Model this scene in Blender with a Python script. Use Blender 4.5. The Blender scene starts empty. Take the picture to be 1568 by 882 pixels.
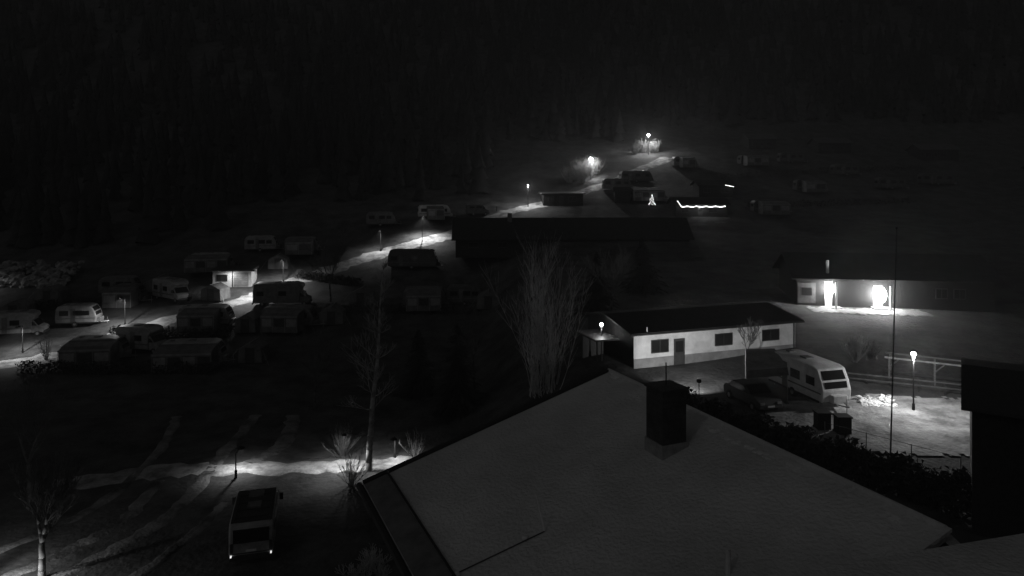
import bpy, math, random
import numpy as np
from mathutils import Vector, Matrix
random.seed(7)
R=random.Random(11)
scene=bpy.context.scene
col=scene.collection
# ------------------------------------------------------------ terrain
LY=[-60,78,88,96,105,115,125,132,140,150,158,166,175,200,230,300,420,700]
LD=[20,20,18.2,17.05,15.75,12.97,10.2,8.1,5.7,3.3,1.4,-1.7,-4.8,-14,-29,-78,-165,-380]
RY=[-60,38,48,55,65,75,100,125,132,140,150,158,166,175,200,230,300,420,700]
RD=[15.6,15.5,15.2,14.75,14.0,13.3,11,8.6,7.4,5.7,3.3,1.4,-1.7,-4.8,-12,-26,-74,-160,-380]
def sst(a,b,x):
    t=max(0.0,min(1.0,(x-a)/(b-a))); return t*t*(3-2*t)
def gz(x,y):
    l=0;r=0
    for o in (-2.0,0,2.0):
        l+=float(np.interp(y+o,LY,LD)); r+=float(np.interp(y+o,RY,RD))
    l/=3;r/=3
    t=sst(-6,7,x)
    d=l*(1-t)+r*t
    n=0.10*math.sin(x*.31+y*.17)*math.sin(y*.23-x*.11)
    far=sst(190,320,y)
    n+=far*6*math.sin(x*.021+1.3)*math.sin(y*.017+.4)
    return 20-d+n
# ------------------------------------------------------------ materials
MATS={}
def mat(name,v=.3,v2=None,scale=3.0,rough=.8,bump=0.0,bscale=None,metal=0,stretch=None,em=0,lo=.35,hi=.65):
    if name in MATS: return MATS[name]
    m=bpy.data.materials.new(name); m.use_nodes=True
    nt=m.node_tree; b=nt.nodes['Principled BSDF']
    b.inputs['Roughness'].default_value=rough
    b.inputs['Metallic'].default_value=metal
    b.inputs['Specular IOR Level'].default_value=.3
    if v2 is None: v2=v*.75
    tc=nt.nodes.new('ShaderNodeTexCoord')
    mp=nt.nodes.new('ShaderNodeMapping')
    if stretch: mp.inputs['Scale'].default_value=stretch
    nt.links.new(tc.outputs['Object'],mp.inputs['Vector'])
    n=nt.nodes.new('ShaderNodeTexNoise'); n.inputs['Scale'].default_value=scale
    n.inputs['Detail'].default_value=5; n.inputs['Roughness'].default_value=.68
    nt.links.new(mp.outputs[0],n.inputs['Vector'])
    cr=nt.nodes.new('ShaderNodeValToRGB')
    cr.color_ramp.elements[0].position=lo; cr.color_ramp.elements[1].position=hi
    cr.color_ramp.elements[0].color=(v2,v2,v2,1); cr.color_ramp.elements[1].color=(v,v,v,1)
    nt.links.new(n.outputs['Fac'],cr.inputs['Fac'])
    nt.links.new(cr.outputs['Color'],b.inputs['Base Color'])
    if bump:
        n2=nt.nodes.new('ShaderNodeTexNoise'); n2.inputs['Scale'].default_value=bscale or scale*4
        n2.inputs['Detail'].default_value=2.5
        nt.links.new(mp.outputs[0],n2.inputs['Vector'])
        bp=nt.nodes.new('ShaderNodeBump'); bp.inputs['Strength'].default_value=bump
        bp.inputs['Distance'].default_value=.1
        nt.links.new(n2.outputs['Fac'],bp.inputs['Height']); nt.links.new(bp.outputs[0],b.inputs['Normal'])
    if em:
        b.inputs['Emission Color'].default_value=(1,1,1,1); b.inputs['Emission Strength'].default_value=em
        try: m.cycles.emission_sampling='NONE'
        except Exception: pass
    MATS[name]=m; return m
M_white=mat('white_paint',.66,.48,2.0,.45)
M_cream=mat('cream_paint',.32,.17,1.5,.5)
M_grey=mat('grey_paint',.16,.08,2,.6)
M_dull=mat('dark_grey_paint',.09,.045,2,.6)  # mottled dark grey, shared by caravans, cabin roofs and rails
M_glass=mat('dark_glass',.02,.015,1,.12)
M_tyre=mat('rubber',.025,.02,5,.9)
M_trim=mat('dark_trim',.045,.03,4,.6)
M_pole=mat('black_painted_steel',.015,.01,4,.8)
M_metal=mat('galvanised_metal',.35,.25,5,.4,metal=.5)
M_fabric=mat('awning_fabric',.15,.07,1.2,.9)
M_fabric2=mat('awning_fabric_light',.28,.16,1.2,.9)
M_pvc=mat('awning_window_pvc',.06,.04,1.5,.2)
M_wood=mat('weathered_wood',.16,.08,3,.85,stretch=(1,1,8))
M_darkwood=mat('dark_wood',.03,.015,3,.85)
M_roofdark=mat('dark_roof',.03,.018,1.0,.9)
M_eave=mat('eave_roof',.2,.12,2.0,.9)
M_render=mat('white_render',.62,.42,.7,.9)
M_band=mat('plinth_render',.24,.15,1,.9)
M_bark=mat('bark',.10,.05,3,.9)
M_barkl=mat('birch_bark',.30,.12,2,.9)
M_willow=mat('willow_bark',.50,.26,2,.9)
M_needle=mat('needles',.045,.02,.6,.9)
M_forest=mat('forest_needles',.024,.012,.05,.95)
M_bulb=mat('lamp_glass',.8,.8,1,.3,em=25)
M_bulbdim=mat('lamp_glass_dim',.8,.8,1,.3,em=2.0)
M_bulbx=mat('lamp_glass_bright',.8,.8,1,.3,em=90)
M_fairy=mat('fairy_bulb',.8,.8,1,.3,em=9)
M_fairy2=mat('fairy_bulb_small',.8,.8,1,.3,em=6)
M_tail=mat('rear_light_glow',.6,.5,1,.2,em=1.0)  # emission makes the camper's rear lights glow, nothing is reflected
M_stone=mat('rubble_stone',.34,.12,1.2,.9)
M_snow=mat('old_snow',.75,.6,2,.8,bump=.4)
M_brick=mat('chimney_cladding',.08,.045,4,.8,bump=.4)
M_plinth=mat('chimney_flashing',.38,.24,5,.6)
# ------------------------------------------------------------ builder
class T:
    def __init__(s,name,x,y,yaw=0,z=None):
        s.e=bpy.data.objects.new(name,None); col.objects.link(s.e)
        s.e.empty_display_size=.2
        s.e.location=(x,y,gz(x,y) if z is None else z); s.e.rotation_euler=(0,0,math.radians(yaw))
        s.p={}
    def g(s,part,m):
        if part not in s.p: s.p[part]=([],[],m)
        return s.p[part]
    def poly(s,part,m,vs):
        V,F,_=s.g(part,m); k=len(V); V.extend([tuple(v) for v in vs]); F.append(tuple(range(k,k+len(vs))))
    def box(s,part,m,x0,x1,y0,y1,z0,z1):
        V,F,_=s.g(part,m); k=len(V)
        V.extend([(x0,y0,z0),(x1,y0,z0),(x1,y1,z0),(x0,y1,z0),(x0,y0,z1),(x1,y0,z1),(x1,y1,z1),(x0,y1,z1)])
        for f in ((0,3,2,1),(4,5,6,7),(0,1,5,4),(1,2,6,5),(2,3,7,6),(3,0,4,7)): F.append(tuple(i+k for i in f))
    def prism(s,part,m,prof,y0,y1,axis='y'):
        V,F,_=s.g(part,m); k=len(V); n=len(prof)
        for yy in (y0,y1):
            for a,b in prof: V.append((a,yy,b) if axis=='y' else (yy,a,b))
        F.append(tuple(k+i for i in range(n))); F.append(tuple(k+n+i for i in reversed(range(n))))
        for i in range(n):
            j=(i+1)%n; F.append((k+i,k+n+i,k+n+j,k+j))
    def tube(s,part,m,p0,p1,r0,r1=None,n=8):
        V,F,_=s.g(part,m); addtube(V,F,p0,p1,r0,r0 if r1 is None else r1,n)
    def ball(s,part,m,c,r,sz=1.0,n=8):
        V,F,_=s.g(part,m); k=len(V)
        rings=5
        for i in range(rings+1):
            a=math.pi*i/rings
            for j in range(n):
                b=2*math.pi*j/n
                V.append((c[0]+r*math.sin(a)*math.cos(b),c[1]+r*math.sin(a)*math.sin(b),c[2]+r*sz*math.cos(a)))
        for i in range(rings):
            for j in range(n):
                F.append((k+i*n+j,k+(i+1)*n+j,k+(i+1)*n+(j+1)%n,k+i*n+(j+1)%n))
    def light(s,c,P,r=.1,spot=None,aim=None):
        l=bpy.data.lights.new('lamp_light','SPOT' if spot else 'POINT'); l.energy=P; l.shadow_soft_size=r
        o=bpy.data.objects.new('lamp_light',l); col.objects.link(o); o.parent=s.e; o.location=c
        if spot:
            l.spot_size=math.radians(spot); l.spot_blend=.7
            if aim: o.rotation_euler=(Vector(aim)-Vector(c)).to_track_quat('-Z','Y').to_euler()
    def done(s,bevel={},smooth=()):
        for nme,(V,F,m) in s.p.items():
            me=bpy.data.meshes.new(nme); me.from_pydata(V,[],F); me.materials.append(m)
            o=bpy.data.objects.new(nme,me); col.objects.link(o); o.parent=s.e
            if nme in bevel:
                md=o.modifiers.new('bevel','BEVEL'); md.width=bevel[nme]; md.segments=2; md.limit_method='ANGLE'
            if nme in smooth:
                for p in me.polygons: p.use_smooth=True
        return s.e
def addtube(V,F,p0,p1,r0,r1,n):
    a=Vector(p0);b=Vector(p1);d=(b-a)
    if d.length<1e-6: return
    d.normalize(); u=d.orthogonal().normalized(); w=d.cross(u); k=len(V)
    for c,r in ((a,r0),(b,r1)):
        for i in range(n):
            t=2*math.pi*i/n; q=c+u*(r*math.cos(t))+w*(r*math.sin(t)); V.append(tuple(q))
    for i in range(n):
        j=(i+1)%n; F.append((k+i,k+j,k+n+j,k+n+i))
    if n>4:
        F.append(tuple(k+i for i in reversed(range(n)))); F.append(tuple(k+n+i for i in range(n)))
def meshobj(name,V,F,m,smooth=False,loc=(0,0,0)):
    me=bpy.data.meshes.new(name); me.from_pydata(V,[],F); me.materials.append(m)
    o=bpy.data.objects.new(name,me); col.objects.link(o); o.location=loc
    if smooth:
        for p in me.polygons: p.use_smooth=True
    return o
# ------------------------------------------------------------ ground
def axis(lo,hi,dense_lo,dense_hi,step,big):
    return list(np.arange(lo,dense_lo,big))+list(np.arange(dense_lo,dense_hi,step))+list(np.arange(dense_hi,hi+big,big))
xs=axis(-600,600,-90,90,1.25,15); ys=axis(-60,700,10,190,1.0,10)
V=[(x,y,gz(x,y)) for y in ys for x in xs]; nx=len(xs)
F=[(j*nx+i,j*nx+i+1,(j+1)*nx+i+1,(j+1)*nx+i) for j in range(len(ys)-1) for i in range(nx-1)]
M_ground=mat('winter_grass',.08,.02,.35,.95,bump=.9,bscale=3)
meshobj('ground',V,F,M_ground,True)
def cr(pts,n=10):
    P=[pts[0]]+list(pts)+[pts[-1]]; out=[]
    for i in range(1,len(P)-2):
        for k in range(n):
            t=k/n; q=[]
            for c in range(2):
                a,b,d,e=P[i-1][c],P[i][c],P[i+1][c],P[i+2][c]
                q.append(.5*((2*b)+(d-a)*t+(2*a-5*b+4*d-e)*t*t+(3*b-a-3*d+e)*t**3))
            out.append(q)
    out.append(list(pts[-1])); return out
def ribbon(name,pts,w,m,dz=.07,rag=.25,n=10,cells=6):
    C=cr(pts,n); V=[];F=[];k=cells+1
    for i,(x,y) in enumerate(C):
        a=C[max(0,i-1)];b=C[min(len(C)-1,i+1)]; dx,dy=b[0]-a[0],b[1]-a[1]; L=math.hypot(dx,dy) or 1
        nx_,ny_=-dy/L,dx/L; l=w/2+R.uniform(-rag,rag); r=w/2+R.uniform(-rag,rag)
        for j in range(k):
            s=-l+(l+r)*j/cells; px,py=x+nx_*s,y+ny_*s
            e=dz if 0<j<cells else dz-.09
            V.append((px,py,gz(px,py)+e))
    for i in range(len(C)-1):
        for j in range(cells): F.append((i*k+j,i*k+j+1,(i+1)*k+j+1,(i+1)*k+j))
    return meshobj(name,V,F,m,True)
M_road=mat('gravel_road',.40,.10,.7,.9,bump=.6,bscale=6)
M_track=mat('worn_track',.22,.035,.4,.9,bump=.8,bscale=5,lo=.38,hi=.65)
ribbon('camp_road',[(-70,70),(-58,74.5),(-49.8,79),(-45.7,86),(-41.1,91.5),(-36.7,97.5),(-32.7,104.5),(-25.1,113),(-17.8,119.5),(-10.7,125),(-1.7,135),(5.9,141),(19.2,155),(25.9,162),(38,174)],3.4,M_road,rag=.5)
ribbon('lane',[(-30,46.6),(-24,48.4),(-18,49.2),(-12,49.6),(-6,50.6),(0,52)],2.2,M_road,rag=.4)
ribbon('lane',[(-27.5,31),(-25.6,34.5),(-23.6,38.5),(-22.6,42),(-23.2,47)],.9,M_track,rag=.15)
ribbon('lane',[(-20.2,31),(-18.8,36),(-18.0,40),(-17.6,44)],.7,M_track,rag=.12)
ribbon('lane',[(-24.6,31.5),(-22.6,35.5),(-20.8,40),(-20.2,45),(-20.8,52),(-21.4,60)],1.0,M_track,rag=.15)
ribbon('lane',[(-29.5,35),(-26.8,39),(-25.2,44),(-25.6,52),(-28,60)],.8,M_track,rag=.15)
ribbon('lane',[(-18.2,50),(-17.2,54),(-18.2,60)],1.2,M_track,rag=.2)
def patch(name,pts,m,dz=.07,step=1.0):
    xs_=[p[0] for p in pts]; ys_=[p[1] for p in pts]
    def inside(x,y):
        c=False;j=len(pts)-1
        for i in range(len(pts)):
            if (pts[i][1]>y)!=(pts[j][1]>y) and x<(pts[j][0]-pts[i][0])*(y-pts[i][1])/(pts[j][1]-pts[i][1])+pts[i][0]: c=not c
            j=i
        return c
    V=[];F=[]
    x=min(xs_)
    while x<max(xs_):
        y=min(ys_)
        while y<max(ys_):
            if inside(x+step/2+R.uniform(-.3,.3),y+step/2+R.uniform(-.3,.3)):
                k=len(V)
                for a,b in ((0,0),(1,0),(1,1),(0,1)):
                    px,py=x+a*step,y+b*step; V.append((px,py,gz(px,py)+dz))
                F.append((k,k+1,k+2,k+3))
            y+=step
        x+=step
    return meshobj(name,V,F,m)
M_yard=mat('frosty_gravel',.40,.10,.5,.9,bump=.9,bscale=4)
patch('gravel_yard',[(17,41),(22,39.5),(30,40),(33,44),(31.5,49),(25,49.5),(16,47.5)],M_yard,step=.3)
patch('pavement',[(30,71.5),(35,70.5),(41,69.5),(41,72),(30,73.5)],M_band,step=.3)
# ------------------------------------------------------------ lamps
def lamp(x,y,h,P,shade=False,name='street_lamp',r=.22,x2=False,arm=.45,spot=168,dirn=-1):
    t=T(name,x,y)
    t.tube('pole',M_pole,(0,0,-.3),(0,0,h),.055,.035)
    t.tube('base',M_pole,(0,0,-.2),(0,0,.5),.10,.09)
    if shade:   # full cut-off luminaire: lens faces the ground only
        t.tube('arm',M_pole,(0,0,h),(0,dirn*(arm-.1),h+.12),.035)
        t.tube('shade',M_pole,(0,dirn*arm,h+.02),(0,dirn*arm,h+.16),.28,.10)
        t.tube('lens',M_bulbdim,(0,dirn*arm,h),(0,dirn*arm,h+.015),.16)
        t.light((0,dirn*arm,h-.08),P,.08,spot,(0,dirn*arm,0))
    else:
        t.tube('cap',M_pole,(0,0,h+.42),(0,0,h+.50),.26,.12)
        t.tube('collar',M_pole,(0,0,h-.05),(0,0,h+.05),.10,.14)
        t.ball('globe',M_bulbx if x2 else M_bulb,(0,0,h+.22),r,1,10)
        t.light((0,-.05,h-.15),P,.12)
    t.done(smooth=('globe',)); return t
lamp(-47.2,87.6,3.6,1500,True,arm=1)
lamp(-35.4,99.3,3.6,2200,True,arm=1)
lamp(-33.6,105.5,3.3,1100,True,arm=.8)
lamp(-15.2,121.6,4.2,3200,True,arm=1.0,spot=135,dirn=1)
lamp(-21.5,117.6,3.4,900,True,arm=.8,spot=140,dirn=-1)
lamp(3.1,139,4.0,1700,r=.13)
lamp(17.6,160,4.3,3000,x2=True,r=.36)
lamp(33.6,177,4.6,4200,x2=True,r=.28)
lamp(-54.5,80,3,900,True,arm=.8)
lamp(-79,101,3.5,1500,True)
lamp(-8.3,50.9,1.55,160,True,'path_light',arm=.6)
lamp(-18.3,47.6,1.6,260,True,'path_light',arm=.9,dirn=1)
lamp(7.1,57,2.6,50,r=.13,x2=True)
lamp(26.1,46.7,3.5,1300,r=.15)
lamp(-26.2,33.2,3.2,1500,True,arm=.6)
# ------------------------------------------------------------ vehicles
def wheel(t,x,y,r=.33,w=.2):
    t.tube('wheels',M_tyre,(x,y-w/2,r),(x,y+w/2,r),r,r,14)
    t.tube('hubs',M_metal,(x,y-w/2-.01,r),(x,y+w/2+.01,r),r*.5,r*.5,10)
def caravan(x,y,yaw,L=5.5,paint=None,awn=0,z=None,H=2.55,flip=1,fab=None,name='caravan'):
    paint=paint or M_cream; fab=fab or M_fabric
    t=T(name,x,y,yaw,z); h=L/2; W=1.12; f=flip
    prof=[(-h+.05,.45),(-h,1.2),(-h+.08,2.1),(-h+.35,H-.05),(-h+.9,H),(h-1.1,H),(h-.6,H-.12),(h-.2,1.75),(h,1.15),(h-.08,.45)]
    prof=[(a*f,b) for a,b in prof]
    t.prism('body',paint,prof,-W,W)
    for s in (-1,1):
        ya,yb=(s*W,s*(W+.02)) if s>0 else (s*(W+.02),s*W)
        for a,b,c,d in ((-h+.5,-h+1.5,1.35,1.95),(-.3,.7,1.35,1.95),(h-1.6,h-.75,1.35,1.9)):
            a,b=sorted((a*f,b*f)); t.box('windows',M_glass,a,b,ya,yb,c,d)
        a,b=sorted(((-h+1.75)*f,(-h+2.3)*f)); t.box('door',M_grey,a,b,ya,yb,.5,2.2)
        t.box('stripe',M_grey,-h+.15,h-.15,s*W-.012 if s<0 else s*W,s*W if s<0 else s*W+.012,.95,1.05)
        wheel(t,-.1,s*(W-.08))
        t.box('skirt',M_trim,-h+.2,h-.3,s*W-.03,s*W+.015,.38,.52)
    q=[(h-.56,H-.24),(h-.24,1.85)]
    o=.03
    t.poly('windows',M_glass,[((q[0][0]+o)*f,-.85,q[0][1]),((q[1][0]+o)*f,-.85,q[1][1]),((q[1][0]+o)*f,.85,q[1][1]),((q[0][0]+o)*f,.85,q[0][1])])
    t.poly('windows',M_glass,[((h-.155)*f,-.85,1.72),((h-.04)*f,-.85,1.32),((h-.04)*f,.85,1.32),((h-.155)*f,.85,1.72)])
    t.box('rear_window',M_glass,min((-h-.02)*f,(-h+.06)*f),max((-h-.02)*f,(-h+.06)*f),-.6,.6,1.35,1.9)
    for s in (-1,1):
        t.tube('drawbar',M_metal,((h-.2)*f,s*.6,.42),((h+1.1)*f,0,.42),.04)
        t.ball('tail_lights',M_grey,((-h-.01)*f,s*.9,.8),.07)
    t.tube('jockey_wheel',M_metal,((h+.9)*f,0,.05),((h+.9)*f,0,.9),.03)
    t.box('gas_box',paint,min((h-.1)*f,(h+.35)*f),max((h-.1)*f,(h+.35)*f),-.55,.55,.45,.95)
    t.box('roof_hatch',M_grey,-.4,.3,-.3,.3,H,H+.09); t.box('roof_hatch',M_grey,-h+.9,-h+1.3,-.2,.2,H,H+.08)
    if awn:
        aL=awn; y1=-W; y0=-W-2.4; x0=-aL/2; x1=aL/2
        t.prism('awning',fab,[(y1,.02),(y1,2.45),(y0+.5,2.22),(y0-.1,1.95),(y0,.02)],x0,x1,'x')
        n=max(2,int(aL/1.4)); st=aL/n
        for i in range(n):
            t.box('awning_windows' if i%2 else 'awning_panels',M_pvc if i%2 else M_fabric2,x0+i*st+.15,x0+(i+1)*st-.15,y0-.09,y0-.03,.75,1.65)
        for i in range(n+1):
            t.tube('awning_poles',M_metal,(x0+i*st,y0-.11,.02),(x0+i*st,y0-.12,2.0),.025)
        t.box('awning_valance',M_fabric2,x0-.03,x1+.03,y0-.15,y0-.11,1.8,2.0)
    return t.done({'body':.09,'gas_box':.06,'awning':.08})
def motorhome(x,y,yaw,L=6.2,paint=None,z=None,H=2.85,tail=False,name='motorhome'):
    paint=paint or M_white; t=T(name,x,y,yaw,z); h=L/2; W=1.1
    prof=[(-h,.45),(-h-.02,1.5),(-h+.08,H-.15),(-h+.3,H),(h-1.4,H+.05),(h-.75,H-.15),(h-.62,H-.5),(h-.95,min(1.98,H-.55)),(h-1.0,.45)]
    t.prism('body',paint,prof,-W,W)
    cab=[(h-1.0,.42),(h-1.0,min(1.95,H-.25)),(h-.85,min(1.92,H-.27)),(h-.35,1.25),(h+.15,1.05),(h+.22,.45)]
    t.prism('cab',paint,cab,-W+.1,W-.1)
    t.poly('windscreen',M_glass,[(h-.81,-.85,min(1.9,H-.29)),(h-.31,-.92,1.26),(h-.31,.92,1.26),(h-.81,.85,min(1.9,H-.29))])
    for s in (-1,1):
        a=s*W; lo,hi=sorted((a,a+s*.02))
        t.box('windows',M_glass,-h+.5,-h+1.4,lo,hi,1.4,2.0 if H>2.5 else 1.75); t.box('windows',M_glass,-.2,.8,lo,hi,1.4,2.0 if H>2.5 else 1.75)
        t.box('door',M_grey,-h+2.0,-h+2.55,lo,hi,.5,H-.5)
        t.box('stripe',M_grey,-h+.05,h-1.0,lo,hi,.95,1.1)
        a2=s*(W-.1)
        t.poly('windows',M_glass,[(h-.95,a2+s*.015,1.28),(h-.42,a2+s*.015,1.28),(h-.82,a2+s*.015,1.7),(h-.95,a2+s*.015,1.7)])
        wheel(t,-h+1.2,s*(W-.15)); wheel(t,h-.4,s*(W-.2))
        t.box('headlights',M_metal,h+.15,h+.24,s*.85-.15,s*.85+.15,.75,.95)
        t.box('mirrors',M_trim,h-.75,h-.6,s*(W+.18)-.1,s*(W+.18)+.1,1.35,1.7)
        t.box('rear_lights',M_tail if tail else M_grey,-h-.14 if tail else -h-.06,-h,s*.98-.035,s*.98+.035,.50 if tail else .62,.56 if tail else .74)
        if tail:
            t.box('light_clusters',M_trim,-h-.045,-h,s*.96-.07,s*.96+.07,.62,1.15)
    if tail:
        t.box('rear_window',M_glass,-h-.045,-h+.05,-.88,.88,1.15,1.82)
        t.box('tailgate_gap',M_trim,-h-.035,-h,-.9,.9,.60,.63); t.box('wiper',M_trim,-h-.07,-h-.045,-.35,.05,1.22,1.25)
        t.box('roof_rack',M_trim,-h+.4,h-1.6,-.9,-.85,H+.04,H+.12); t.box('roof_rack',M_trim,-h+.4,h-1.6,.85,.9,H+.04,H+.12)
        for k in range(4): t.box('roof_rack_bars',M_trim,-h+.6+k*.9,-h+.66+k*.9,-.85,.85,H+.06,H+.1)
        t.box('pop_top',M_trim,-h+.25,h-.9,-1.02,1.02,H-.01,H+.05)
        t.tube('awning_roll',M_cream,(-h+.4,-1.16,H-.05),(h-1.2,-1.16,H-.05),.05)
    else: t.box('rear_window',M_glass,-h-.045,-h+.05,-.85,.85,1.35,1.95)
    t.box('bumper',M_trim,h+.1,h+.3,-.95,.95,.35,.6); t.box('rear_bumper',M_trim,-h-.1,-h+.02,-1.05,1.05,.3,.52)
    t.box('number_plate',M_cream,-h-.12,-h-.1,-.26,.26,.36,.47) if not tail else t.box('number_plate',M_white,-h-.06,-h-.03,-.26,.26,.68,.79)
    t.box('roof_hatch',M_grey,-.8,-.1,-.35,.35,H+.05,H+.12); t.box('roof_hatch',M_grey,.6,1.3,-.4,.4,H+.02,H+.13)
    return t.done({'body':.1,'cab':.06})
def tent(x,y,yaw,w=3,d=2.6,h=2.2,m=None):
    t=T('tent',x,y,yaw)
    t.prism('canvas',m or M_fabric,[(-w/2,0),(-w/2+.1,h*.7),(0,h),(w/2-.1,h*.7),(w/2,0)],-d/2,d/2)
    t.box('tent_door',M_pvc,-.5,.5,-d/2-.03,-d/2-.01,.05,h*.75); t.tube('ridge_pole',M_metal,(0,-d/2-.2,h),(0,d/2+.2,h),.03)
    for s in (-1,1): t.tube('guy_ropes',M_metal,(s*w/2,-d/2,h*.68),(s*(w/2+1),-d/2-.8,0),.012,n=5)
    t.done({'canvas':.08})
motorhome(-58.5,84.6,15,6,M_cream)
caravan(-53.2,88.3,10,4.6,M_cream)
caravan(-67,84,5,5.5,M_grey,awn=4)
caravan(-54.5,100,10,5,M_grey)
motorhome(-46.2,97.5,-35,6,M_cream)
caravan(-51.3,96.2,5,4,M_dull,awn=3.5)
caravan(-46,110,10,6,M_cream,awn=6)
motorhome(-41.5,80.6,-12,5.2,M_cream); caravan(-44.6,77.6,8,5.6,M_cream,awn=5)
caravan(-33.8,76.2,6,6.4,M_cream,awn=5.8)
caravan(-37.3,87.6,4,6.2,M_cream,awn=4.2)
motorhome(-30.6,95.5,5,7,M_grey,H=3.0)
caravan(-27,87.5,-4,6.4,M_grey,awn=4.4)
caravan(-41,117.5,12,5,M_cream); caravan(-34.2,117,8,5.3,M_grey,awn=4)
caravan(-14.4,133,12,6.0,M_white,awn=3)
caravan(-23.5,129,8,5.2,M_grey)
motorhome(-6.6,134.5,10,3.9,M_grey,H=2.1,name='parked_van')
caravan(-15.2,110.5,0,7.5,M_dull,H=2.9)
caravan(-11.5,95,4,5.6,M_grey,awn=4.4); caravan(-6.2,96,0,5,M_dull)
caravan(27.2,158,5,7,M_dull); caravan(26.8,144,2,7.5,M_dull,awn=6); caravan(22,151,2,6,M_dull)
caravan(40,167,5,5.5,M_grey,awn=3)
caravan(56,168,5,6,M_trim,awn=5); caravan(66,170,0,6,M_dull); caravan(75,162,5,6,M_dull); caravan(48,134,0,6.5,M_trim,awn=5)
caravan(80,152,0,6,M_dull); caravan(92,156,0,7,M_dull); caravan(62,150,0,6,M_trim,awn=4)
tent(-62.5,91,10,3,3); tent(-40.5,98.2,-10,3,2.5); tent(-31.5,86,0,2.6); tent(-22.2,89,5,3); tent(-49.8,102,10,3.4)
tent(-57.5,76,0,3.2); tent(-28,78,0,2.6); tent(-36,111,10); tent(-20,96,0,3); tent(-3,92,0,3); tent(-62,97,0,3.2)
motorhome(-14.15,39.6,105,5.0,M_cream,H=2.1,tail=True,name='camper_van')
caravan(20.3,49.4,-75,5.9,M_white,H=2.6)
# ------------------------------------------------------------ buildings
def shed(name,x,y,yaw,w,d,h,wall,roof,z=None,win=(),door=(),over=.3,ridge=0,frames=None):
    t=T(name,x,y,yaw,z)
    t.box('walls',wall,0,w,0,d,-1.0,h)
    if ridge:
        t.prism('roof',roof,[(-over,h-.05),(-over,h+.1),(d/2,h+ridge+.15),(d+over,h+.1),(d+over,h-.05),(d/2,h+ridge)],-over,w+over,'x')
        t.prism('gables',wall,[(0.0,h),(d/2,h+ridge-.02),(d,h)],.002,.15,'x'); t.prism('gables',wall,[(0.0,h),(d/2,h+ridge-.02),(d,h)],w-.15,w-.002,'x')
    else:
        t.prism('roof',roof,[(-over,h+.02),(-over,h+.2),(d+over,h+.4),(d+over,h+.02)],-over,w+over,'x')
    fm=frames or (M_trim if wall is M_render else M_dull)
    for a,b,c,e in win:
        t.box('window_glass',M_glass,a,b,-.08,-.06,c,e)
        for q in ((a-.06,a,c-.06,e+.06),(b,b+.06,c-.06,e+.06),(a,b,e,e+.06),(a,b,c-.08,c),((a+b)/2-.025,(a+b)/2+.025,c,e)):
            t.box('window_frames',fm,q[0],q[1],-.10,-.0,q[2],q[3])
    for a,b,c,e in door:
        t.box('door',M_trim,a,b,-.09,-.055,c,e); t.box('door_pane',M_glass,a+.15,b-.15,-.11,-.09,(c+e)/2,e-.2)
    return t
s=shed('service_building',9.3,55,19.4,15.2,8,2.8,M_darkwood,M_roofdark,z=5.15,win=[(1.55,3.0,1.25,2.15),(7.35,8.9,1.35,2.2),(11.9,13.5,1.4,2.2)],door=[(3.52,4.5,.05,2.15)],over=.5,ridge=.7,frames=M_trim)
s.box('front_wall',M_render,.0,15.2,-.05,-.001,-.9,2.78)
s.box('plinth',M_band,.0,3.5,-.075,-.05,-.8,.85); s.box('plinth',M_band,4.52,15.2,-.075,-.05,-.8,.85)
s.box('porch_roof',M_trim,-2.6,-.55,1.2,5,2.1,2.22); s.box('porch_wall',M_trim,-2.4,-.5,4,4.2,-.5,2.1); s.tube('porch_posts',M_trim,(-2.4,1.4,-.6),(-2.4,1.4,2.1),.06)
s.tube('vent',M_metal,(1,-.3,2.9),(1,-.3,3.3),.06)
s.tube('downpipe',M_trim,(15.0,-.14,0),(15,-.14,2.8),.05); s.tube('gutter',M_trim,(-.5,-.56,2.78),(15.7,-.56,2.78),.06)
s.done()
t=T('floodlight',12.6,48.4,0)
t.tube('post',M_trim,(0,0,-.2),(0,0,1.25),.03); t.box('housing',M_trim,-.14,.14,-.08,.1,1.25,1.45); t.box('lens',M_bulbdim,-.11,.11,.101,.11,1.28,1.42)
t.light((0,.2,1.4),1800,.08,105,(1.2,8,1.3)); t.done()
s=shed('white_hut',-43.0,103.2,5,5.4,3,2.35,M_render,M_trim,win=[(.6,2.0,1.0,1.8)],over=.25)
s.box('garage_door',M_cream,2.95,5.0,-.03,.0,.1,2.1); s.box('frame',M_trim,2.7,2.85,-.05,.0,0,2.35)
for i in range(6): s.box('garage_ribs',M_grey,2.95,5.0,-.045,-.03,.3+i*.32,.33+i*.32)
s.tube('added_wall_lamp',M_pole,(2.75,-1.2,2.52),(2.75,-1.2,2.6),.12,.05); s.tube('added_lamp_arm',M_pole,(2.75,0,2.5),(2.75,-1.2,2.58),.02)  # added lamp on the eave, brightens the hut front
s.light((2.75,-1.2,2.45),260,.06,170,(2.75,-1.0,0)); s.done()
s=shed('long_barn',-8.6,109.5,2,36,8,1.7,M_darkwood,M_roofdark,z=8.6,over=.6,ridge=3.0,win=[(2+i*4.4,3.4+i*4.4,.6,1.3) for i in range(8)])
s.box('chimney',M_grey,8,8.7,3.0,3.6,3.5,5.6); s.done()
s=shed('cabin',6.1,139.5,4,7.8,5,2.3,M_darkwood,M_dull,over=.4,win=[(1,2,1,1.8),(5,6.4,1,1.8)],door=[(3,3.9,.1,2)]);s.done()
s=shed('cabin',20.2,141.5,-4,3,3,2.2,M_darkwood,M_roofdark,ridge=.8);s.done()
s=shed('cabin_with_fairy_lights',30,131.5,0,9.5,6,2.2,M_darkwood,M_roofdark,over=.5,ridge=1.2,win=[(1,2.3,.9,1.7),(6,7.5,.9,1.7)],door=[(4,4.9,.1,2)])
px=None
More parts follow.
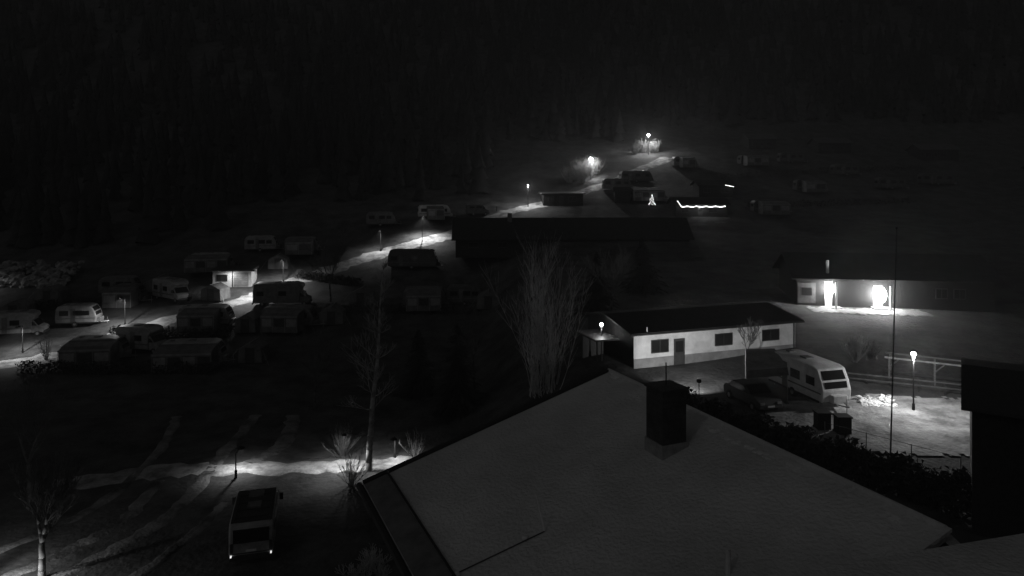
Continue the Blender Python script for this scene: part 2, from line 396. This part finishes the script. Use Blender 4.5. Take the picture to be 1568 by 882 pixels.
for i in range(56):
    u=i/55; X=.2+u*8.6; zz=2.0-.12*abs(math.sin(u*math.pi*5))-(.0 if u>.08 else -.9*(.08-u)/.08)
    s.ball('fairy_lights',M_fairy,(X,-.62,zz),.06,1,6)
    if px: s.tube('cable',M_trim,px,(X,-.62,zz),.012,n=5)
    px=(X,-.62,zz)
s.light((4.5,-1.2,1.6),40,.2); s.done()
s=shed('cabin',38,146,0,7,5,2.3,M_darkwood,M_roofdark,over=.5,ridge=1.0,win=[(1,2.3,.9,1.7),(4.5,6,.9,1.7)])
for i in range(12): s.ball('fairy_lights',M_fairy2,(5.2+i*.15,-.62,2.4-.03*i),.05,1,6)
s.done()
for (a,b,w) in ((76,178,8),(98,172,9),(60,182,7),(118,160,9)):
    s=shed('cabin',a,b,R.uniform(-5,5),w,6,2.6,M_darkwood,M_dull,over=.4,ridge=1.4,win=[(1,2.3,.9,1.8),(4.5,6,.9,1.8)],door=[(3,3.9,.1,2)]); s.done()
s=shed('clubhouse',29.5,74.5,-8,19,8,2.7,M_pole,M_roofdark,over=.6,ridge=2.2,win=[(13.5,14.5,1.0,1.9),(15.2,16.2,1.0,1.9)],frames=M_trim)
s.box('entrance_wall',M_render,2.8,3.5,-.06,-.0,-.3,2.45); s.box('entrance_wall',M_render,7.5,8.4,-.06,.0,-.3,2.1)
s.box('entrance_door',M_cream,7.6,8.2,-.09,-.06,.0,2.0)
s.box('side_wall',M_dull,.1,1.9,-.05,0,.2,2.3); s.box('side_window',M_glass,.5,1.5,-.08,-.05,1,1.8)
s.tube('column',M_render,(3.5,-1.4,-.5),(3.5,-1.4,2.6),.11); s.tube('column',M_render,(8.6,-1.6,-.5),(8.6,-1.6,2.3),.11)
s.ball('wall_lights_glare',M_bulbx,(3.1,-.6,1.8),.42,1.5,12); s.ball('wall_lights_glare',M_bulbx,(7.9,-.75,1.3),.62,1.35,12)  # globes oversized, their shape stands in for the glare
s.box('steps',M_band,2.2,4.2,-1.1,-.1,-.9,-.05); s.box('steps',M_band,7.2,9.0,-1.3,-.1,-.9,.02)
s.tube('flue',M_render,(3.2,.5,3.0),(3.2,.5,4.6),.16)
s.light((3.1,-1.2,2.0),260,.15); s.light((7.9,-1.6,1.5),600,.2); s.done()
# dark barn at the right edge of the yard
s=shed('dark_barn',19.85,31.0,-32,11,9,5.6,M_darkwood,M_trim,z=4.4,over=.4,ridge=.7,win=[(2,3,2,3),(5,6,2,3)],door=[(7.5,8.7,.1,2.2)],frames=M_trim); s.done()
# ------------------------------------------------------------ house below the camera
yaw=math.degrees(math.atan2(-.916,.402))
h=T('gabled_house',2.99,22.2,yaw,14.0)
sl=.287; Wd=7.6; Lh=10.9; th=.22; Wr=3.2; sr=.85
M_hroof=mat('metal_sheet_roof',.70,.50,.35,.85,bump=.55,bscale=11)
h.prism('roof',M_hroof,[(-Wd,-sl*Wd),(0,0),(Wr,-sr*Wr),(Wr,-sr*Wr-th),(0,-th),(-Wd,-sl*Wd-th)],0,Lh,'x')
h.box('walls',M_grey,.7,Lh-.5,-Wd+1,Wr-.6,-15,-sr*Wr-.0)
h.prism('gables',M_grey,[(-Wd+1,-sr*Wr),(-Wd+1,-sl*(Wd-1)-th-.02),(0,-th-.02),(Wr-.6,-sr*Wr+.02)],.7,.9,'x')
def rz(w): return -sl*abs(w)
h.prism('verge',M_trim,[(0,.0),(0,.06),(-Wd,-sl*Wd+.06),(-Wd,-sl*Wd)],-.06,.10,'x')
h.prism('near_verge',M_hroof,[(0,.0),(0,.06),(-Wd,-sl*Wd+.06),(-Wd,-sl*Wd)],Lh-.05,Lh+.12,'x')
h.tube('gutter',M_trim,(-.1,-(Wd+.08),-sl*Wd-.08),(Lh,-(Wd+.08),-sl*Wd-.08),.09)
h.poly('eave_strip',M_eave,[(.1,-(Wd-.62),rz(Wd-.62)+.012),(Lh,-(Wd-.62),rz(Wd-.62)+.012),(Lh,-Wd,rz(Wd)+.012),(.1,-Wd,rz(Wd)+.012)])
h.tube('snow_guard',M_trim,(.1,-(Wd-.62),rz(Wd-.62)+.08),(Lh,-(Wd-.62),rz(Wd-.62)+.08),.03)
h.tube('ridge_cap',M_hroof,(0,0,0),(Lh,0,0),.07,n=10)
for (a,b,w0) in ((.35,.7,.12),(.9,1.1,.14),(1.9,2.5,.45),(4.9,5.4,.3),(5.5,6.2,.34),(6.4,7.2,.3),(7.6,7.9,.25),(9.9,10.3,.3)):
    for k in range(20):
        xx=R.uniform(a,b); ww=-w0+R.uniform(-.07,.07)
        h.ball('snow_patches',M_snow,(xx,ww,rz(ww)),R.uniform(.03,.085),.35,7)
cx,cy=5.04,-1.5
h.box('chimney_base',M_plinth,cx-.36,cx+.36,cy-.36,cy+.36,rz(1.5)-.4,rz(1.5)+.22)
h.box('chimney',M_brick,cx-.33,cx+.33,cy-.33,cy+.33,rz(1.5)+.22,1.0)
h.box('chimney_cap',M_brick,cx-.37,cx+.37,cy-.37,cy+.37,1.0,1.06)
h.tube('antenna',M_trim,(cx,cy,1.08),(cx,cy,1.6),.015)
for k in range(8): h.box('chimney_courses',M_trim,cx-.335,cx+.335,cy-.335,cy+.335,rz(1.5)+.35+k*.14,rz(1.5)+.358+k*.14)
h.tube('conductor_pole',M_snow,(5.67,-5,rz(5)),(5.45,-5.1,rz(5)+.72),.018)
h.tube('lightning_conductor',M_trim,(5.67,-5,rz(5)+.03),(5.5,-7.0,rz(7)+.03),.012,n=5)
for w in (5.4,6.9): h.ball('conductor_clamps',M_snow,(5.55,-w,rz(w)+.03),.08,.6)
h.tube('roof_vent_pipe',M_snow,(9.2,-3.2,rz(3.2)-.1),(9.2,-3.2,rz(3.2)+.45),.045)
h.done()
M_lroof=mat('bitumen_roof',.66,.48,.8,.9,bump=.6,bscale=14)
l=T('lodge',0,0,0,0)
Vv=[(-.5,8.0,15.0),(14,11.9,15.0),(16,-3,15.5),(-.5,-3,15.5)]
l.poly('roof',M_lroof,Vv); l.poly('fascia',M_trim,[Vv[0],(Vv[0][0],Vv[0][1],14.7),(Vv[1][0],Vv[1][1],14.7),Vv[1]])
l.box('walls',M_grey,.5,13,-2.5,7.4,0,14.8)
l.done()
# ------------------------------------------------------------ trees
def bare_tree(name,x,y,H,r0,seed,spread=.5,levels=5,kids=3,up=.25,m=None,trunk=.35,z=None,tw=.012,leader=False):
    rr=random.Random(seed); V=[];F=[]
    def br(p,d,L,r,lv):
        n=3
        for i in range(n):
            q=p+d*(L/n); r2=max(tw,r*(.86 if lv<levels else .6))
            addtube(V,F,p,q,r,r2,6 if r>.05 else 3)
            p=q; r=r2
            d=(d+Vector((rr.uniform(-.14,.14),rr.uniform(-.14,.14),up*.25+rr.uniform(-.08,.08)))).normalized()
            if lv<levels and i<n-1 and lv>0:
                dd=(d+Vector((rr.uniform(-1,1),rr.uniform(-1,1),rr.uniform(-.2,.5)))*spread*1.3).normalized()
                br(p,dd,L*rr.uniform(.45,.65),r*.5,lv+1)
        if lv<levels:
            for k in range(kids):
                a=2*math.pi*(k+rr.random())/kids; s=spread*rr.uniform(.6,1.2)
                dd=(d+Vector((math.cos(a)*s,math.sin(a)*s,up*.5))).normalized()
                br(p,dd,L*rr.uniform(.6,.82),r*.68,lv+1)
    if leader:
        p=Vector((0,0,-.3)); d=Vector((0,0,1)); n=16; r=r0
        for i in range(n):
            q=p+d*(H/n); r2=max(.02,r0*(1-(i+1)/n*.93)); addtube(V,F,p,q,r,r2,8); p=q; r=r2
            d=(d+Vector((rr.uniform(-.07,.07),rr.uniform(-.07,.07),.1))).normalized()
            if i>=4:
                for k in range(rr.choice((2,3,4))):
                    a=rr.uniform(0,6.28); dd=Vector((math.cos(a),math.sin(a),rr.uniform(.3,1.3))).normalized()
                    br(p,dd,(H*.12)*(1.2-i/n)*rr.uniform(.5,1.2),r*.3,levels-2)
    else:
        br(Vector((0,0,-.3)),Vector((rr.uniform(-.05,.05),rr.uniform(-.05,.05),1)).normalized(),H*trunk,r0,0)
    return meshobj(name,V,F,m or M_bark,True,(x,y,gz(x,y) if z is None else z))
def stems(V,F,rr,H,n,lean,r,side,sp):
    for i in range(n):
        a=rr.uniform(0,6.28); s=abs(rr.gauss(0,lean)); d=Vector((math.cos(a)*s,math.sin(a)*s,1)).normalized()
        p=Vector((rr.uniform(-.4,.4)*H*sp,rr.uniform(-.4,.4)*H*sp,-.1)); L=H*rr.uniform(.5,1.05); rad=r*rr.uniform(.6,1.2); k=7
        for j in range(k):
            q=p+d*(L/k); r2=max(.008,rad*.82); addtube(V,F,p,q,rad,r2,3); p=q; rad=r2
            d=(d+Vector((rr.uniform(-.12,.12),rr.uniform(-.12,.12),.06))).normalized()
            if j>0:
                for _ in range(side-2 if j<3 else side-1):
                    dd=(d+Vector((rr.uniform(-.6,.6),rr.uniform(-.6,.6),rr.uniform(0,.3)))).normalized()
                    e=p+dd*L*rr.uniform(.08,.22); addtube(V,F,p,e,rad*.6,.006,3)
def shrub(name,x,y,H,n,seed,m=None,lean=.5,r=.03,side=4,sp=.15):
    rr=random.Random(seed);V=[];F=[]
    stems(V,F,rr,H,n,lean,r,side,sp)
    return meshobj(name,V,F,m or M_bark,False,(x,y,gz(x,y)))
def spruce(name,x,y,H,rad,seed,m=None,dens=1.0,z=None):
    rr=random.Random(seed);V=[];F=[]
    addtube(V,F,(0,0,-.3),(0,0,H*.95),H*.02,.02,6)
    n=int(60*dens*H**.5)
    for i in range(n):
        u=(i/n); zz=H*(.04+.95*u); R0=rad*(1-u)**.8*rr.uniform(.75,1.1)+.08
        for b in range(3):
            a=rr.uniform(0,6.28); dx,dy=math.cos(a),math.sin(a); L=R0*rr.uniform(.7,1.1)
            segs=4
            for k in range(segs):
                s0=L*k/segs; c=Vector((dx*s0,dy*s0,zz-s0*.28))
                for q in (-1,1):
                    w=L*.20*(1.2-k/segs)*rr.uniform(.7,1.3); tip=c+Vector((dx*L/segs*1.6-dy*w*q,dy*L/segs*1.6+dx*w*q,-.12*L+rr.uniform(-.1,.1)))
                    kk=len(V); V.extend([tuple(c+Vector((0,0,.06))),tuple(c+Vector((dx*L/segs,dy*L/segs,-.05))),tuple(tip)]); F.append((kk,kk+1,kk+2))
    return meshobj(name,V,F,m or M_needle,False,(x,y,gz(x,y) if z is None else z))
shrub('willow_tree',2.3,54,10.2,62,3,M_willow,lean=.30,r=.034,side=6,sp=.25)
bare_tree('birch_tree',-9.7,48.8,13.8,.24,5,.6,5,3,m=M_barkl,leader=True)
bare_tree('bare_tree',-24.5,97,8.5,.18,9,.5,5,3,.3)
bare_tree('bare_tree',-6.2,32.5,4.6,.16,12,.75,5,3,.12,m=M_willow,trunk=.25)
bare_tree('bare_tree',-23.3,35.6,6,.2,15,.45,5,3,.3,m=M_bark)
bare_tree('bare_tree',-29.5,44,8,.2,16,.5,4,3,.3,m=M_bark)
bare_tree('bare_tree',-17,62,7,.12,21,.5,4,3,.2)
bare_tree('bare_tree',-3.5,66,9,.16,28,.5,4,3,.25)
bare_tree('bare_tree',9,66,8,.16,29,.5,4,3,.25)
bare_tree('bare_tree',-13,70,9,.16,30,.5,4,3,.25)
for i,(a,b,hh,n_) in enumerate(((17.0,161.5,4.5,110),(14.4,159.5,4.0,110),(12.6,158,3.2,90),(15.4,157.6,3.0,80),(19,163,3.5,80),(32.4,179,3.2,80),(34.6,178.5,2.6,80),(30.4,177.5,2.4,70),(36,179.5,3.0,70))):
    shrub('shrub',a,b,hh,n_,122+i,M_barkl,.55,r=.05,side=5,sp=.5)
bare_tree('bare_tree',18.2,56.2,3.6,.08,27,.5,4,3,.3)
shrub('shrub',-12.2,51.4,2.3,40,31,M_bark,.6)
shrub('shrub',-6.9,51.2,1.8,25,32,M_barkl,.6)
shrub('shrub',-10.4,46.4,2.2,36,36,M_barkl,.7)
shrub('shrub',-50.2,77.5,2.4,30,33,M_barkl,.4)
shrub('ornamental_grass',27.0,56.5,2.0,140,34,M_barkl,.45)
shrub('shrub',28.6,57.2,1.6,40,35,M_bark,.45)
for i,(a,b,c_,d_) in enumerate(((-4.6,60,7.5,2.6),(-8.6,66,6,2.2),(8.5,72,6,2.4),(14.5,80,6,2.6))): spruce('spruce_tree',a,b,c_,d_,41+i)
# added lamp on the birch trunk, put in to brighten the lane
t=T('added_trunk_lamp',-9.75,48.5); t.tube('arm',M_pole,(.05,.2,2.35),(-1.7,.5,2.45),.025); t.tube('shade',M_pole,(-1.7,.5,2.32),(-1.7,.5,2.42),.2,.08)
t.light((-1.7,.5,2.25),600,.06,165,(-1.7,.5,0)); t.done()
t=T('added_ground_light',-23.6,34.7); t.tube('body',M_pole,(0,0,0),(0,0,.25),.1); t.tube('lens',M_bulbdim,(0,.02,.25),(0,.03,.27),.08); t.light((0,.1,.5),110,.05); t.done()  # added out of view to light the foot of the bare tree
def hedge(name,a,b,h0,w,n,seed,m):
    rr=random.Random(seed);V=[];F=[]
    A=Vector((a[0],a[1],0));B=Vector((b[0],b[1],0))
    for i in range(n):
        u=rr.random(); p=A.lerp(B,u); px,py=p.x+rr.uniform(-w,w),p.y+rr.uniform(-w,w); c=Vector((px,py,gz(px,py)+rr.uniform(0,h0)*(.85+.15*math.sin(u*40))))
        k=len(V)
        for _ in range(3): V.append(tuple(c+Vector((rr.uniform(-.18,.18),rr.uniform(-.18,.18),rr.uniform(-.18,.18)))))
        F.append((k,k+1,k+2))
    return meshobj(name,V,F,m)
hedge('hedge',(10.3,45.5),(20.6,32.5),2.0,.5,14000,51,M_needle)
for i,(a,b) in enumerate((((-62,93.5),(-52,94.5)),((-47,84.5),(-33,84)),((-50,73),(-30,72.5)),((-24,92),(-4,92)),((-32,107),(-22,104)),((45,138),(80,142)),((45,160),(95,166)))):
    hedge('hedge',a,b,1.3,.5,3500,90+i,M_needle)
def forest():
    rr=random.Random(61);V=[];F=[]
    cnt=0
    while cnt<3600:
        x=rr.uniform(-300,300); y=rr.uniform(118,380)
        ym=118 if x<-50 else (143 if x<-5 else (188 if x<30 else 205))
        if y<ym or abs(x)>y*.85: continue
        cnt+=1
        H=rr.uniform(7,14); r=H*rr.uniform(.15,.22); z=gz(x,y)-.5
        for tier in range(4):
            zb=z+H*(.08+.2*tier); zt=zb+H*.38; rb=r*(1-tier*.21); k=len(V); n=7; V.append((x,y,min(zt,z+H)))
            ph=rr.random()*6
            for i in range(n):
                a=ph+2*math.pi*i/n; q=rb*rr.uniform(.7,1.2); V.append((x+q*math.cos(a),y+q*math.sin(a),zb-(.05*H if i%2 else 0)))
            for i in range(n): F.append((k,k+1+i,k+1+(i+1)%n))
    meshobj('forest',V,F,M_forest,True)
forest()
def rocks(name,x0,x1,y0,y1,h0,n,seed,m,s=(.25,.7)):
    rr=random.Random(seed);V=[];F=[]
    ico=[(0,0,1),(.89,0,.45),(.28,.85,.45),(-.72,.53,.45),(-.72,-.53,.45),(.28,-.85,.45),(.72,.53,-.45),(-.28,.85,-.45),(-.89,0,-.45),(-.28,-.85,-.45),(.72,-.53,-.45),(0,0,-1)]
    fi=[(0,1,2),(0,2,3),(0,3,4),(0,4,5),(0,5,1),(1,6,2),(2,7,3),(3,8,4),(4,9,5),(5,10,1),(6,7,2),(7,8,3),(8,9,4),(9,10,5),(10,6,1),(6,11,7),(7,11,8),(8,11,9),(9,11,10),(10,11,6)]
    for i in range(n):
        x=rr.uniform(x0,x1);y=rr.uniform(y0,y1);sz=rr.uniform(*s);z=gz(x,y)+h0*((y-y0)/(y1-y0))*rr.uniform(.4,1); k=len(V)
        for v in ico: V.append((x+v[0]*sz*rr.uniform(.6,1.3),y+v[1]*sz*rr.uniform(.6,1.3),z+v[2]*sz*rr.uniform(.4,.9)))
        F.extend([tuple(k+i_ for i_ in f) for f in fi])
    meshobj(name,V,F,m)
rocks('stone_bank',-84,-65,103,109,1.9,420,71,M_stone,(.15,.8))
rocks('snow_heap',23.2,25.4,47.2,48.4,.4,90,72,M_snow,(.08,.28))
# ------------------------------------------------------------ right terrace furniture
t=T('canopy',15.9,48.6,-4)
t.poly('tarpaulin',M_fabric2,[(0,0,2.0),(2.7,.1,2.25),(2.8,3.4,2.75),(.8,3.6,2.6)])
t.poly('tarpaulin_flap',M_fabric,[(0,0,2.0),(2.7,.1,2.25),(2.75,-.05,1.75),(-.05,-.15,1.5)])
for a,b,z_ in ((0,0,2.0),(2.7,.1,2.25),(2.8,3.4,2.75),(.8,3.6,2.6)): t.tube('poles',M_metal,(a,b,-.2),(a,b,z_),.03)
t.done()
def car(x,y,yaw):
    t=T('parked_car',x,y,yaw); 
    P=[(-2.1,.3),(-2.15,.75),(-1.9,.95),(-1.5,1.0),(-1.0,1.42),(.35,1.45),(1.05,.98),(1.85,.85),(2.1,.65),(2.12,.3)]
    t.prism('body',M_trim,P,-.86,.86)
    t.poly('windscreen',M_glass,[(.4,-.7,1.43),(1.05,-.78,1.01),(1.05,.78,1.01),(.4,.7,1.43)])
    for s in (-1,1):
        t.poly('side_windows',M_glass,[(-1.4,s*.87,1.0),(-1.0,s*.87,1.36),(.3,s*.87,1.38),(.9,s*.87,1.0)])
        wheel(t,-1.35,s*.8,.31); wheel(t,1.35,s*.8,.31); t.box('headlights',M_metal,2.05,2.14,s*.62-.16,s*.62+.16,.6,.74)
    t.box('number_plate',M_white,2.13,2.15,-.25,.25,.42,.53)
    t.done({'body':.07})
car(16.0,47.9,-75)
t=T('flagpole',20.0,38.0); t.tube('mast',M_dull,(0,0,0),(.35,0,12.7),.045,.025); t.ball('finial',M_dull,(.35,0,12.75),.07); t.tube('base',M_trim,(0,0,-.2),(0,0,.4),.12); t.done()
def plank_frame(name,x,y,yaw,L):
    t=T(name,x,y,yaw)
    for a in (0.3,L/2,L-.3):
        t.box('posts',M_wood,a-.06,a+.06,-.06,.06,-.3,1.45); t.box('posts',M_wood,a-.06,a+.06,1.3,1.42,-.3,1.5)
        t.tube('braces',M_wood,(a,-.0,.8),(a+.6,0,1.42),.045,n=6)
    t.box('lit_top_rail',M_cream,0,L,-.12,.0,1.45,1.56); t.box('back_rail',M_wood,0,L,1.3,1.42,1.5,1.6)  # lighter colour on the wooden top rail paints its lit top
    for i in range(2): t.box('boards',M_darkwood,0,L,-.04,-.01,.15+i*.28,.3+i*.28)
    t.done()
plank_frame('timber_pergola',27.6,53.2,-30,6.4)
t=T('timber_fence',24.2,52.5,-25)
for i in range(7): t.box('posts',M_darkwood,i*1.6-.05,i*1.6+.05,-.05,.05,-.4,.8)
for k in range(2): t.box('rails',M_dull,0,9.6,-.075,-.05,.2+k*.35,.3+k*.35)
t.done()
t=T('tennis_court_fence',17.2,39.5,-48)
for i in range(5): t.tube('posts',M_metal,(i*2.2,0,-.3),(i*2.2,0,2.0),.025)
t.tube('rails',M_dull,(0,0,1.95),(8.8,0,1.95),.012,n=5)
t.done()
for (a,b) in ((18.7,43.3),(19.6,42.6)):
    t=T('waste_bin',a,b); t.box('body',M_pole,-.4,.4,-.35,.35,.1,1.05); t.box('lid',M_pole,-.44,.44,-.39,.39,1.05,1.13); t.tube('wheels',M_tyre,(-.4,.35,.1),(.4,.35,.1),.1); t.done({'body':.04})
c=spruce('tree',27.2,139.6,2.3,.6,81)
tt=T('christmas_tree',27.2,139.6)
rq=random.Random(5)
for i in range(56):
    u=(i/56)**1.2; a=i*2.4; r=(.62*(1-u)+.03)*rq.uniform(.7,1.1); tt.ball('bulbs',M_fairy2,(r*math.cos(a),r*math.sin(a),.3+2.0*u),.04,1,5)
e=tt.done(); c.parent=e; c.location=(0,0,0)
for (x,y) in ((-0.6,132.5),(-2.9,136.8),(-30.3,108.8)):
    t=T('bollard',x,y); t.tube('post',M_trim,(0,0,-.1),(0,0,.9),.09,.07); t.ball('cap',M_trim,(0,0,.9),.08); t.done()
# ------------------------------------------------------------ night mist (added volume: lifts the blacks, gives the lamps a halo)
me=bpy.data.meshes.new('added_mist')
b0=[(-500,-55,-3),(500,-55,-3),(500,480,-3),(-500,480,-3),(-500,-55,90),(500,-55,90),(500,480,90),(-500,480,90)]
me.from_pydata(b0,[],[(0,3,2,1),(4,5,6,7),(0,1,5,4),(1,2,6,5),(2,3,7,6),(3,0,4,7)])
mo=bpy.data.objects.new('added_mist',me); col.objects.link(mo)
mm=bpy.data.materials.new('mist'); mm.use_nodes=True; n_=mm.node_tree; n_.nodes.clear()
out=n_.nodes.new('ShaderNodeOutputMaterial'); vs=n_.nodes.new('ShaderNodeVolumeScatter'); vs.inputs['Density'].default_value=.0009; vs.inputs['Anisotropy'].default_value=.2
n_.links.new(vs.outputs[0],out.inputs['Volume']); me.materials.append(mm)
# ------------------------------------------------------------ world, added roof fill, camera
w=bpy.data.worlds.new('World'); scene.world=w; w.use_nodes=True; nt=w.node_tree
bg=nt.nodes['Background']; sky=nt.nodes.new('ShaderNodeTexSky'); sky.sky_type='NISHITA'; sky.sun_disc=False
sky.sun_elevation=math.radians(40); sky.sun_rotation=math.radians(215)
bw=nt.nodes.new('ShaderNodeRGBToBW'); nt.links.new(sky.outputs[0],bw.inputs[0]); nt.links.new(bw.outputs[0],bg.inputs['Color'])
bg.inputs['Strength'].default_value=.0075
sd=bpy.data.lights.new('roof_fill','SUN'); sd.energy=.025; sd.angle=math.radians(3); so=bpy.data.objects.new('roof_fill',sd); col.objects.link(so)  # added weak sun, angled to brighten the house roof
so.rotation_euler=Vector((.45,.62,-.64)).to_track_quat('-Z','Y').to_euler()
cd=bpy.data.cameras.new('camera'); co=bpy.data.objects.new('camera',cd); col.objects.link(co); scene.camera=co
co.location=(0,0,20); co.rotation_euler=(math.radians(90),0,0); cd.sensor_width=36; cd.lens=36*1100/1568; cd.shift_y=-171/1568; cd.clip_end=3000; cd.clip_start=.05
scene.view_settings.view_transform='Standard'; scene.view_settings.look='None'; scene.view_settings.exposure=0
